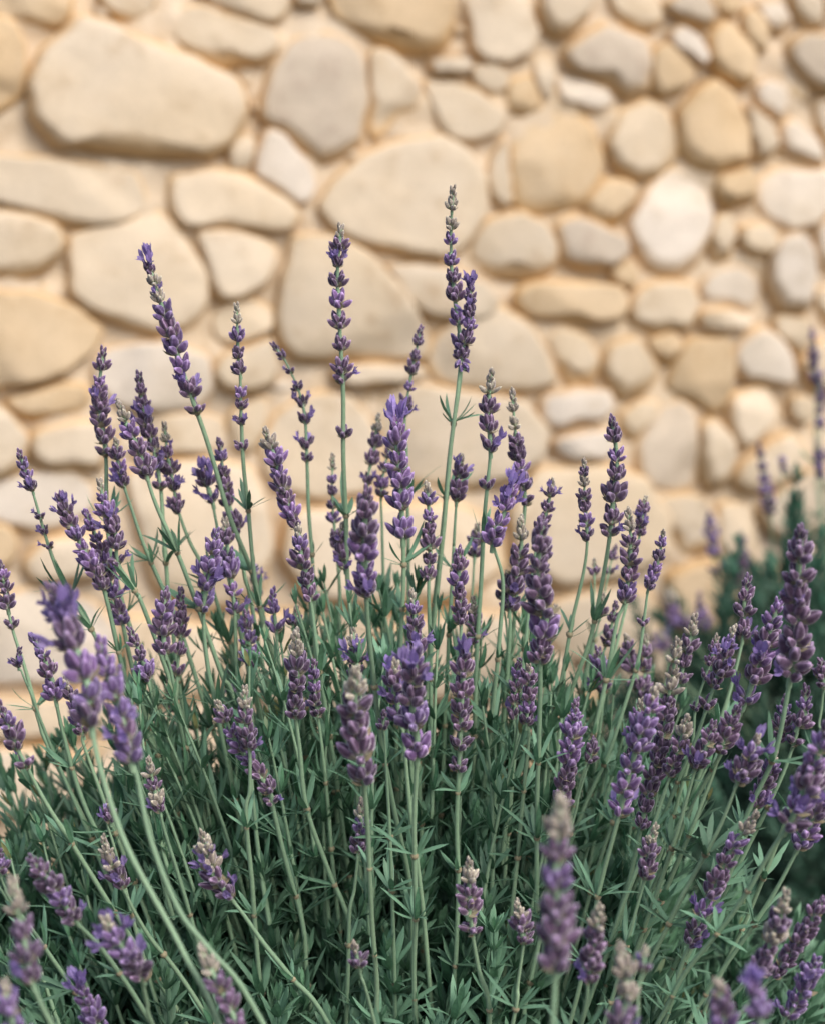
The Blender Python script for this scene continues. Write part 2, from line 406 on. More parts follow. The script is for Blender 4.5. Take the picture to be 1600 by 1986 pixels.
def smooth_poly(pts, iters=2):
    for k_ in range(iters):
        q = []; g = (.05, .15)[min(k_, 1)]; h = 1-g
        for i in range(len(pts)):
            a, b = pts[i], pts[(i+1) % len(pts)]
            q += [(a[0]*h+b[0]*g, a[1]*h+b[1]*g), (a[0]*g+b[0]*h, a[1]*g+b[1]*h)]
        pts = q
    return pts
def resample(pts, n):
    L = [0]; m = len(pts)
    for i in range(m):
        a, b = pts[i], pts[(i+1) % m]; L.append(L[-1]+math.hypot(b[0]-a[0], b[1]-a[1]))
    out = []; k = 0
    for j in range(n):
        s = L[-1]*j/n
        while L[k+1] < s: k += 1
        t = (s-L[k])/max(1e-9, L[k+1]-L[k]); a, b = pts[k], pts[(k+1) % m]
        out.append((a[0]+(b[0]-a[0])*t, a[1]+(b[1]-a[1])*t))
    return out
def stone(poly, cls, H, edge=None, grow=0.0):
    pts = smooth_poly(poly, 2)
    per = sum(math.hypot(pts[i][0]-pts[i-1][0], pts[i][1]-pts[i-1][1]) for i in range(len(pts)))
    n = max(20, min(84, int(per/0.0070))); pts = resample(pts, n)
    A = 0; cx = cy = 0
    for i in range(n):
        x0, y0 = pts[i-1]; x1, y1 = pts[i]; cr = x0*y1-x1*y0; A += cr; cx += (x0+x1)*cr; cy += (y0+y1)*cr
    A *= .5; cx /= 6*A; cy /= 6*A
    size = math.sqrt(abs(A)); sd = U(0, 50)
    e = edge if edge else U(0.0035, 0.0060)
    e = min(e, size*0.14)
    pts = [(x+(x-cx)/(math.hypot(x-cx, y-cy)+1e-6)*grow, y+(y-cy)/(math.hypot(x-cx, y-cy)+1e-6)*grow) for x, y in pts]
    tu, tv = U(-.09, .09), U(-.13, .02)
    rings = [(-0.2, -0.040), (0.0, -0.002), (0.08, 0.55*H), (0.50, 0.78*H), (0.95, 0.975*H), (1.3, 1.0*H)]
    low = random.choice((U(.3, 1.2), U(.8, 2.2), U(1.5, 3.6)))
    vs, fs = [], []
    cuts = [(U(0, 6.28), U(.12, .55)*size, U(.12, .42)) for _ in range(random.choice((2, 3, 4)))]
    def face(u, v, h, k):
        q = noise.noise(Vector((u*13+sd, v*13, sd)))*0.0024 + noise.noise(Vector((u*45, v*45+sd, sd)))*0.0011
        ch = sum(max(0, ((u-cx)*math.cos(a_)+(v-cy)*math.sin(a_)-o_)*s_) for a_, o_, s_ in cuts)
        return h + k*(q + tu*(u-cx)*.6 + tv*(v-cy)*.6 - min(ch, H*.33))
    for (ins, h) in rings:
        for i in range(n):
            x, y = pts[i]; dx, dy = cx-x, cy-y; d = math.hypot(dx, dy) or 1
            wob = noise.noise(Vector((x*60, y*60, sd)))*0.0022
            m = min(ins*e*(1 + low*max(0, dy/d)*min(1, ins*3)) + wob*(ins >= 0), d*0.6)
            u, v = x+dx/d*m, y+dy/d*m
            vs.append(W3(u, v, face(u, v, h, 0 if h < 0 else min(1, ins)))-W3(cx, cy, 0))
    for fr in (0.86, 0.68, 0.48, 0.25):
        for i in range(n):
            b = vs[5*n+i]; x, y = pts[i]; dx, dy = cx-x, cy-y; d = math.hypot(dx, dy) or 1
            m = min(1.3*e*(1+low*max(0, dy/d)), d*0.6); u0, v0 = x+dx/d*m, y+dy/d*m
            u, v = cx+(u0-cx)*fr, cy+(v0-cy)*fr
            vs.append(W3(u, v, face(u, v, H*(1+.02*(1-fr)), 1))-W3(cx, cy, 0))
    vs.append(W3(cx, cy, face(cx, cy, H*1.02, 1))-W3(cx, cy, 0))
    nr = 10
    for r in range(nr-1):
        for i in range(n):
            j = (i+1) % n; fs.append((r*n+i, r*n+j, (r+1)*n+j, (r+1)*n+i))
    for i in range(n): fs.append(((nr-1)*n+i, (nr-1)*n+(i+1) % n, nr*n))
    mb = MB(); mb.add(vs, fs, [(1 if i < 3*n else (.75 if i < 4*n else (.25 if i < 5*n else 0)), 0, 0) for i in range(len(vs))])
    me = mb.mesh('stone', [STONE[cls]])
    if A > 0 and False: me.flip_normals()
    o = obj('stone', me, wall); o.location = W3(cx, cy, 0); return (cx, cy)

STONES = [
 ('o', [(-20,-20),(134,-20),(132,32),(116,54),(64,52),(30,38),(-20,32)]),
 ('o', [(-30,35),(0,40),(26,52),(42,95),(45,140),(36,185),(0,212),(-30,210)]),
 ('c', [(55,195),(52,160),(75,100),(120,65),(145,37),(200,45),(280,85),(350,107),(415,140),(450,155),(467,200),(465,235),(440,278),(400,307),(320,302),(240,295),(165,284),(110,287),(70,250),(52,220)]),
 ('c', [(188,-20),(303,-20),(292,30),(260,46),(225,36),(198,12)]),
 ('c', [(318,35),(350,18),(395,15),(430,35),(480,45),(530,62),(535,95),(505,125),(460,122),(420,132),(390,125),(350,92),(320,60)]),
 ('c', [(372,-20),(552,-20),(545,25),(530,48),(495,45),(460,30),(420,10)]),
 ('c', [(565,-20),(617,-20),(605,13),(570,10)]),
 ('o', [(625,-20),(865,-20),(866,50),(855,90),(820,105),(760,98),(710,75),(650,40)]),
 ('g', [(505,190),(525,125),(560,85),(600,65),(645,70),(680,95),(697,125),(702,200),(690,275),(650,305),(612,315),(575,285),(540,255),(500,230)]),
 ('c', [(708,102),(742,100),(770,125),(802,168),(802,210),(760,235),(722,268),(706,255),(712,200)]),
 ('w', [(512,248),(542,265),(578,308),(607,348),(600,385),(575,395),(530,365),(488,335),(498,290)]),
 ('c', [(440,288),(468,262),(482,280),(475,322),(440,325)]),
 ('c', [(-30,300),(100,308),(200,325),(255,333),(282,385),(280,405),(240,430),(190,440),(125,435),(60,410),(-30,385)]),
 ('c', [(330,340),(415,328),(480,345),(545,385),(572,412),(560,445),(500,447),(425,438),(350,440),(330,415),(323,380)]),
 ('c', [(-30,405),(55,415),(105,437),(118,468),(105,500),(75,525),(40,535),(-30,530)]),
 ('c', [(135,455),(220,435),(300,412),(330,440),(362,485),(392,530),(396,585),(360,635),(300,648),(240,632),(165,598),(137,565),(133,500)]),
 ('c', [(374,448),(430,445),(490,460),(525,480),(530,505),(500,550),(460,575),(420,580),(404,555),(390,500)]),
 ('c', [(562,462),(630,455),(700,490),(750,545),(790,600),(822,660),(815,690),(750,692),(690,690),(600,697),(555,690),(533,660),(530,600),(545,530)]),
 ('c', [(612,400),(640,350),(700,300),(760,280),(840,265),(890,290),(925,340),(925,410),(895,470),(850,502),(790,497),(700,472),(640,445)]),
 ('c', [(740,512),(800,512),(860,520),(930,550),(955,580),(935,612),(880,625),(815,612),(770,570)]),
 ('c', [(405,610),(430,590),(480,580),(520,600),(518,632),(480,655),(430,662),(408,645)]),
 ('c', [(420,692),(470,672),(515,655),(527,700),(520,740),(470,757),(425,750),(410,720)]),
 ('o', [(-40,565),(60,567),(140,595),(190,635),(182,665),(130,712),(80,737),(-40,750)]),
 ('o', [(5,772),(60,757),(130,737),(168,745),(172,790),(130,812),(65,812),(25,792)]),
 ('w', [(182,705),(205,675),(260,665),(330,665),(395,690),(405,750),(370,790),(300,795),(220,782),(185,740)]),
 ('c', [(58,835),(110,822),(180,815),(205,850),(190,900),(120,908),(75,897),(55,865)]),
 ('c', [(230,815),(290,802),(380,798),(425,810),(430,850),(400,872),(330,878),(270,885),(225,860)]),
 ('c', [(-30,770),(15,800),(46,850),(44,890),(0,920),(-30,920)]),
 ('w', [(-30,935),(60,914),(140,912),(177,942),(175,985),(120,1020),(60,1030),(0,1008),(-30,990)]),
 ('o', [(-30,1005),(10,1015),(26,1045),(20,1080),(-30,1098)]),
 ('c', [(45,1085),(80,1042),(150,1032),(205,1045),(205,1110),(120,1124),(60,1118)]),
 ('c', [(240,915),(330,895),(400,890),(480,905),(500,960),(520,1050),(495,1140),(390,1185),(290,1130),(262,1010)]),
 ('c', [(440,800),(480,770),(510,770),(505,830),(480,880),(445,870),(440,830)]),
 ('c', [(500,860),(535,795),(600,760),(670,765),(710,820),(725,900),(700,950),(610,965),(535,945),(505,910)]),
 ('c', [(640,710),(700,703),(800,708),(815,722),(780,735),(700,745),(645,738)]),
 ('c', [(725,800),(740,760),(800,742),(900,760),(1000,772),(1045,830),(1040,880),(990,922),(880,950),(790,935),(745,890)]),
 ('c', [(820,690),(835,650),(880,608),(955,592),(1010,625),(1045,680),(1068,738),(1035,752),(960,762),(880,752),(835,730)]),
 ('c', [(885,-20),(995,-20),(1015,30),(1027,70),(1010,105),(975,122),(930,118),(905,95),(903,50)]),
 ('c', [(1038,-20),(1138,-20),(1125,30),(1100,60),(1070,75),(1045,62),(1035,25)]),
 ('c', [(1165,-20),(1245,-20),(1275,42),(1250,60),(1215,58),(1178,30)]),
 ('g', [(1078,105),(1120,70),(1160,48),(1200,66),(1240,80),(1248,125),(1242,178),(1200,188),(1170,168),(1140,150),(1095,135)]),
 ('w', [(1070,148),(1120,160),(1162,178),(1178,202),(1160,228),(1120,222),(1078,195)]),
 ('c', [(828,120),(888,115),(895,135),(868,147),(830,139)]),
 ('c', [(905,132),(945,125),(975,147),(965,180),(940,188),(908,160)]),
 ('c', [(1027,112),(1055,110),(1065,155),(1060,205),(1045,205),(1028,160)]),
 ('o', [(978,160),(1015,150),(1042,210),(1010,227),(970,212)]),
 ('c', [(812,158),(870,162),(920,185),(967,220),(955,255),(910,275),(860,270),(838,240)]),
 ('o', [(978,330),(985,280),(1005,245),(1050,222),(1105,220),(1135,250),(1155,305),(1150,345),(1130,390),(1080,412),(1010,412),(985,390)]),
 ('c', [(1163,280),(1190,222),(1240,195),(1275,215),(1298,262),(1296,312),(1262,340),(1215,348),(1178,320)]),
 ('o', [(1252,102),(1275,88),(1310,118),(1328,150),(1300,182),(1262,190),(1250,160)]),
 ('w', [(1286,68),(1305,57),(1330,75),(1352,112),(1342,128),(1315,106),(1292,88)]),
 ('o', [(1362,75),(1385,45),(1415,62),(1445,105),(1445,158),(1420,170),(1380,145),(1360,110)]),
 ('g', [(1275,12),(1320,-20),(1352,5),(1372,35),(1352,58),(1310,45)]),
 ('o', [(1362,-20),(1420,-20),(1415,25),(1390,36),(1368,20)]),
 ('o', [(1424,40),(1440,18),(1466,55),(1466,98),(1445,98),(1425,65)]),
 ('w', [(1455,10),(1500,12),(1520,40),(1500,70),(1475,64)]),
 ('c', [(1520,-20),(1570,-8),(1578,48),(1550,60),(1530,30)]),
 ('g', [(1512,88),(1545,68),(1610,75),(1610,175),(1575,178),(1540,157),(1512,120)]),
 ('c', [(1584,-20),(1620,-20),(1620,50),(1592,35)]),
 ('o', [(1303,220),(1333,180),(1365,157),(1396,180),(1414,215),(1428,255),(1436,308),(1400,324),(1365,331),(1325,320),(1305,285)]),
 ('w', [(1448,174),(1470,157),(1500,172),(1510,210),(1495,235),(1462,215)]),
 ('c', [(1425,205),(1460,232),(1490,280),(1470,308),(1445,312),(1437,260)]),
 ('w', [(1500,252),(1520,235),(1550,260),(1582,300),(1580,320),(1540,312),(1508,292)]),
 ('o', [(1512,165),(1540,168),(1552,192),(1527,202)]),
 ('c', [(1565,200),(1620,190),(1620,305),(1588,290)]),
 ('o', [(1375,345),(1436,325),(1445,385),(1395,400),(1372,372)]),
 ('w', [(1462,350),(1500,328),(1550,335),(1585,328),(1595,390),(1560,435),(1515,445),(1470,420),(1455,385)]),
 ('w', [(1305,328),(1335,345),(1358,375),(1365,420),(1355,470),(1335,505),(1300,535),(1255,535),(1228,505),(1215,470),(1205,430),(1240,375),(1280,338)]),
 ('o', [(1125,388),(1160,348),(1198,352),(1220,368),(1205,400),(1185,435),(1150,442),(1125,420)]),
 ('c', [(945,300),(970,268),(972,330),(982,390),(965,405),(937,380),(934,340)]),
 ('c', [(905,460),(940,424),(1000,413),(1040,432),(1066,475),(1068,510),(1040,535),(980,537),(930,530),(900,500)]),
 ('g', [(1070,430),(1110,420),(1150,440),(1195,460),(1200,490),(1170,518),(1120,520),(1080,500)]),
 ('o', [(1170,525),(1200,505),(1218,532),(1213,560),(1185,553)]),
 ('o', [(995,557),(1030,545),(1100,547),(1180,552),(1198,580),(1193,613),(1150,625),(1080,620),(1010,610),(990,585)]),
 ('c', [(1210,580),(1245,545),(1325,548),(1336,590),(1326,635),(1260,642),(1207,622)]),
 ('w', [(1350,550),(1375,524),(1420,517),(1458,542),(1460,592),(1430,605),(1390,590),(1350,576)]),
 ('c', [(1373,422),(1400,412),(1407,450),(1402,500),(1370,508),(1363,470)]),
 ('c', [(1420,440),(1470,437),(1488,470),(1480,495),(1445,498),(1422,477)]),
 ('c', [(1345,602),(1400,600),(1438,617),(1430,634),(1375,644),(1340,627)]),
 ('w', [(1492,462),(1530,452),(1553,482),(1557,560),(1548,598),(1500,600),(1476,560),(1480,500)]),
 ('w', [(1568,440),(1620,405),(1620,545),(1582,540),(1564,500)]),
 ('c', [(1565,560),(1620,557),(1620,640),(1582,620)]),
 ('c', [(1490,612),(1545,614),(1560,650),(1552,690),(1522,680),(1490,640)]),
 ('w', [(1410,672),(1440,645),(1465,634),(1500,662),(1525,715),(1523,743),(1475,740),(1430,730),(1410,700)]),
 ('o', [(1318,657),(1393,652),(1406,690),(1404,750),(1390,788),(1365,798),(1335,772),(1285,755),(1284,735)]),
 ('c', [(1168,668),(1220,654),(1250,690),(1262,720),(1235,755),(1190,770),(1168,740),(1158,700)]),
 ('c', [(1047,650),(1080,632),(1125,655),(1148,700),(1140,740),(1092,743),(1072,700)]),
 ('o', [(1245,658),(1288,647),(1308,667),(1280,705),(1260,688)]),
 ('w', [(1040,767),(1100,754),(1165,752),(1170,785),(1158,808),(1110,820),(1052,828),(1034,800)]),
 ('w', [(1058,852),(1100,838),(1165,834),(1180,860),(1160,885),(1095,890),(1065,872)]),
 ('c', [(1200,802),(1225,778),(1260,780),(1243,828),(1215,850),(1197,830)]),
 ('g', [(1222,860),(1250,812),(1275,780),(1310,774),(1335,800),(1341,880),(1333,940),(1290,952),(1245,945),(1225,910)]),
 ('c', [(1347,817),(1375,812),(1400,845),(1408,885),(1390,930),(1352,943),(1345,880)]),
 ('c', [(1405,767),(1468,749),(1485,790),(1478,820),(1440,862),(1415,868),(1400,820)]),
 ('c', [(1420,892),(1480,854),(1512,835),(1540,862),(1538,900),(1480,950),(1422,950),(1408,925)]),
 ('c', [(1520,772),(1553,767),(1560,800),(1540,820),(1516,800)]),
 ('c', [(1535,700),(1572,655),(1612,682),(1612,760),(1562,750)]),
 ('c', [(1562,832),(1620,802),(1620,880),(1577,890)]),
 ('c', [(1455,975),(1540,915),(1620,900),(1620,990),(1500,1042),(1462,1012)]),
 ('c', [(1030,905),(1150,898),(1235,925),(1282,1000),(1278,1070),(1190,1115),(1070,1135),(990,1080),(975,980)]),
 ('c', [(1262,962),(1355,958),(1378,1010),(1365,1058),(1305,1078),(1290,1010)]),
 ('c', [(1385,975),(1440,975),(1455,1040),(1440,1090),(1390,1085),(1378,1040)]),
 ('c', [(1060,1160),(1190,1130),(1250,1150),(1270,1230),(1180,1290),(1080,1270),(1040,1210)]),
 ('o', [(1280,1110),(1350,1085),(1420,1105),(1440,1180),(1370,1230),(1290,1220)]),
 ('c', [(550,985),(690,975),(880,975),(950,1020),(965,1090),(900,1150),(720,1190),(580,1150),(535,1070)]),
 ('w', [(-30,1160),(60,1140),(170,1160),(225,1215),(215,1290),(120,1330),(-30,1320)]),
 ('c', [(-30,1345),(90,1350),(190,1325),(215,1400),(120,1430),(-30,1415)]),
 ('c', [(-30,1440),(90,1445),(160,1470),(140,1560),(-30,1570)]),
 ('c', [(235,1190),(330,1200),(420,1215),(430,1320),(330,1370),(245,1330)]),
 ('c', [(450,1200),(560,1180),(680,1220),(690,1320),(560,1370),(460,1330)]),
 ('c', [(720,1220),(880,1180),(1010,1190),(1030,1290),(920,1350),(730,1340)]),
]
sites = []   # (u, v, traced?)
for cls, poly in STONES:
    uv = [on_wall(*p) for p in poly]
    cu = sum(p[0] for p in uv)/len(uv); cv = sum(p[1] for p in uv)/len(uv)
    big = max(math.hypot(p[0]-cu, p[1]-cv) for p in uv)
    H = 0.0195 + min(0.012, big*0.11) + U(-.003, .010)
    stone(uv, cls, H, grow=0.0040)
    for a in range(len(uv)):
        p, q = uv[a-1], uv[a]
        for t in (0, .5): sites.append((p[0]+(q[0]-p[0])*t, p[1]+(q[1]-p[1])*t, True))
# small stones pinned into the gaps of the traced part
def pip(x, y, P_):
    c = False
    for i in range(len(P_)):
        (x0, y0), (x1, y1) = P_[i-1], P_[i]
        if (y0 > y) != (y1 > y) and x < (x1-x0)*(y-y0)/(y1-y0)+x0: c = not c
    return c
def segd(x, y, a, b):
    dx, dy = b[0]-a[0], b[1]-a[1]; t = max(0, min(1, ((x-a[0])*dx+(y-a[1])*dy)/(dx*dx+dy*dy+1e-9)))
    return math.hypot(x-a[0]-dx*t, y-a[1]-dy*t)
_st = random.getstate(); random.seed(21)
chips = []
polys = [p for _, p in STONES]
for _ in range(9000):
    x, y = U(-20, 1620), U(-15, 1560)
    if any(pip(x, y, p) for p in polys): continue
    r = min(segd(x, y, p[i-1], p[i]) for p in polys for i in range(len(p)))
    for (cx_, cy_, cr_) in chips: r = min(r, math.hypot(x-cx_, y-cy_)-cr_)
    if r < 9: continue
    r = min(r, 34)*0.92; chips.append((x, y, r))
    if len(chips) >= 95: break
for (x, y, r) in chips:
    k = random.choice((5, 6, 7)); a0 = U(0, 6.28); el_ = U(.0, .35); ea = U(0, 3.14)
    pl = []
    for i in range(k):
        a = a0 - 2*math.pi*i/k + U(-.2, .2); rr = r*U(.88, 1.12)*(1+el_*math.cos(2*(a-ea)))
        pl.append(on_wall(x+math.cos(a)*rr, y-math.sin(a)*rr))
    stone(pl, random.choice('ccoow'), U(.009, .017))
random.setstate(_st)
# the wall goes on round the part in view
u0, v_t = on_wall(-60, -60); u1, _ = on_wall(1660, -60)
vb = -WC.z
gen = []
def inside_view(u, v):
    p = CAM; q = WC + WU*u + WV*v - CAM; d = q.dot(FWD); x = 800+q.dot(RT)/d*FPX; y = 993-q.dot(UP)/d*FPX
    return -25 < x < 1620 and -15 < y < 1330
vv = vb + 0.04; row = 0
while vv < 1.10:
    uu = -1.35 + (row % 2)*0.07
    while uu < 1.6:
        s = (uu+U(-.028, .028), vv+U(-.02, .02))
        if not inside_view(*s) and min((s[0]-t[0])**2+(s[1]-t[1])**2 for t in sites) > 0.045**2: gen.append(s)
        uu += 0.155
    vv += 0.112; row += 1
allsites = [(a, b) for a, b, _ in sites] + gen
for gi, (x, y) in enumerate(gen):
    poly = [(x-.12, y-.09), (x+.12, y-.09), (x+.12, y+.09), (x-.12, y+.09)]
    for (sx, sy) in allsites:
        if (sx, sy) == (x, y) or abs(sx-x) > .3 or abs(sy-y) > .3: continue
        mx, my = (x+sx)/2, (y+sy)/2; nx, ny = sx-x, sy-y; ln = math.hypot(nx, ny); nx /= ln; ny /= ln
        g = 0.006; out = []
        for i in range(len(poly)):
            a, b = poly[i-1], poly[i]
            da = (a[0]-mx)*nx+(a[1]-my)*ny+g; db = (b[0]-mx)*nx+(b[1]-my)*ny+g
            if (da <= 0) != (db <= 0):
                t = da/(da-db); out.append((a[0]+(b[0]-a[0])*t, a[1]+(b[1]-a[1])*t))
            if db <= 0: out.append(b)
        poly = out
        if len(poly) < 3: break
    if len(poly) < 3: continue
    if max(p[0] for p in poly)-min(p[0] for p in poly) < .03 or max(p[1] for p in poly)-min(p[1] for p in poly) < .03: continue
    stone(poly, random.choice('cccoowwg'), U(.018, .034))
# mortar bed with its own relief, top capping
mm = MB(); nu, nv = 420, 300; mv = []
for j in range(nv+1):
    for i in range(nu+1):
        u = -1.5+3.3*i/nu; v = vb-.05+(1.2-vb+.05)*j/nv
        h = 0.0120 + 0.010*noise.noise(Vector((u*16, v*16, 0))) + 0.006*noise.noise(Vector((u*48, v*48, 4))) + 0.0025*noise.noise(Vector((u*120, v*120, 9)))
        mv.append(W3(u, v, h))
mf = [(j*(nu+1)+i, j*(nu+1)+i+1, (j+1)*(nu+1)+i+1, (j+1)*(nu+1)+i) for j in range(nv) for i in range(nu)]
b = len(mv)
for (u, v) in ((-1.5, vb-.05), (1.8, vb-.05), (1.8, 1.2), (-1.5, 1.2)): mv.append(W3(u, v, -0.35))
c0, c1, c2, c3 = 0, nu, (nv+1)*(nu+1)-1, nv*(nu+1)
mf += [(c0, b, b+1, c1), (c1, b+1, b+2, c2), (c2, b+2, b+3, c3), (c3, b+3, b, c0), (b+3, b+2, b+1, b)]
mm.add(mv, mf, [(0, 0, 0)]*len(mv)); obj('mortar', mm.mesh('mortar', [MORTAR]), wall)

# ------------------------------------------------------------------ lavender bushes
DF = 1.17
def stalk(bush, root, pts, w=60, d=0.0, col='p', gap=1.0, opn=0.12, tip='tip', extra=(), nodes=(), auto=True, spike=2, label=None, pale=None):
    """pts: tip first; the first `spike`+1 points are the flowering part. d: metres nearer (-) or farther (+) than the focus plane.
       extra: further lone whorls as points (px,py) on the stem; nodes: leaf stars (px,py)"""
    D0 = DF + d
    Dr = (root - CAM).dot(FWD)
    n = len(pts); P3 = []
    tot = [0]
    for i in range(1, n): tot.append(tot[-1]+math.hypot(pts[i][0]-pts[i-1][0], pts[i][1]-pts[i-1][1]))
    full = 1500.0
    for i, (x, y) in enumerate(pts):
        P3.append(P(x, y, D0 + (Dr-D0)*min(1, tot[i]/full)*0.8))
    last = P3[-1]; t = (P3[-1]-P3[-2]).normalized()
    rt = Vector((root.x + (last.x-root.x)*0.22 + U(-.02, .02), root.y + (last.y-root.y)*0.3 + U(-.03, .03), 0.0))
    dist = (last-rt).length
    if last.z > 0.06:
        P3.append(last + (t*0.45 + (rt-last).normalized()*0.55)*dist*0.5)
    P3.append(rt)
    if P3[-2].z < 0.02: P3[-2].z = 0.03
    path = catmull(P3, 6)
    for i, p in enumerate(path[8:-1]):
        p.x += 0.0012*noise.noise(Vector((p.z*20, p.x*50, 1))); p.y += 0.0012*noise.noise(Vector((p.z*20, p.y*50, 7)))
    # stem mesh
    L = [0]
    for i in range(1, len(path)): L.append(L[-1]+(path[i]-path[i-1]).length)
    k = 0.81*min(0.98, (w/60)**0.5)
    mb = MB(); org = rt
    rads = [0.0006 + 0.00075*min(1, l/0.07) + 0.0004*min(1, l/0.4) for l in L]
    tube(mb, [p-org for p in path], [r*k for r in rads], 8, (0, U(.2, .9), 0), 0, 0.07)
    s = obj('flower_stem', mb.mesh('flower_stem', [STEM]), bush); s.location = org - Vector(bush.location)
    if label: s['label'] = label
    def at(l):
        i = 0
        while i < len(L)-2 and L[i+1] < l: i += 1
        f = (l-L[i])/max(1e-9, L[i+1]-L[i]); return path[i].lerp(path[i+1], f), (path[i]-path[i+1]).normalized()
    def near(x, y):
        best = None
        for j in range(len(path)):
            q = path[j]-CAM; dd = q.dot(FWD); X = 800+q.dot(RT)/dd*FPX; Y = 993-q.dot(UP)/dd*FPX
            e = (X-x)**2+(Y-y)**2
            if best is None or e < best[0]: best = (e, L[j])
        # refine along y
        l = best[1]; bb = best
        for m in range(-20, 21):
            l2 = l+m*.0015
            if l2 < 0: continue
            q = at(l2)[0]-CAM; dd = q.dot(FWD); X = 800+q.dot(RT)/dd*FPX; Y = 993-q.dot(UP)/dd*FPX
            e = (X-x)**2+(Y-y)**2
            if e < bb[0]: bb = (e, l2)
        return bb[1]
    spx = sum((P3[i]-P3[i+1]).length for i in range(spike))
    sc0 = w/57.0*D0/DF
    def put(me, l, sc, name='flower_whorl'):
        p, tg = at(l)
        obj(name, me, s, frame(p-org, tg, U(0, 6.28), sc))
    if pale is None: pale = random.choice((0, 0, .4, .9))
    tc_ = 'g' if (pale > .3 and tip == 'tip') else col
    put(random.choice(WH[tc_+tip]), 0.003*sc0, sc0*U(.85, 1.0))
    l = 0.0068*sc0*gap**.5; step = 0.0084*sc0*gap
    while l < spx - 0.3*step:
        f = l/spx
        sc = sc0*(0.70 + 0.38*min(1, f*2.2))*U(.80, 1.20)
        o = R() < opn*.7
        mode = 'open' if o else ('wide' if (gap > 1.25 and R() < .5) else 'bud')
        cc = col
        if col == 'g' and f > .3 and R() < .85: cc = 'p'
        if col in 'pv' and f < .28 and R() < pale: cc = 'g'
        if col in 'pv' and R() < .28: cc = 'v' if col == 'p' else 'p'
        put(random.choice(WH[cc+mode]), l, sc)
        l += step*U(.85, 1.2)*(1 + (0.35 if f > .6 else 0)*(gap > .95))
    put(random.choice(WH[col.replace('g', 'p')+('wide' if gap > .9 else 'bud')]), spx, sc0*U(.9, 1.05))
    for (x, y) in extra: put(random.choice(WH[col.replace('g', 'p')+'wide']), near(x, y), sc0*U(.75, .95))
    for (x, y) in nodes:
        lm = near(x, y); sn = U(.9, 1.15)
        put(random.choice(NODES), lm, sn, 'leaf_star')
    if auto:
        l = max([near(*q) for q in nodes]+[spx])+U(.035, .065)
        while l < L[-1]*0.7:
            put(random.choice(NODES if R() < .75 else NODES_S), l, U(.8, 1.25)*(1 if d < .3 else .9), 'leaf_star'); l += U(.028, .055)
    return s

ROOT = Vector((0.0, 1.25, 0.0))
main = thing('lavender_bush', 'large lavender bush in full flower filling the middle of the view before the wall', 'lavender', ROOT, 'lavender bushes in front of the stone wall')
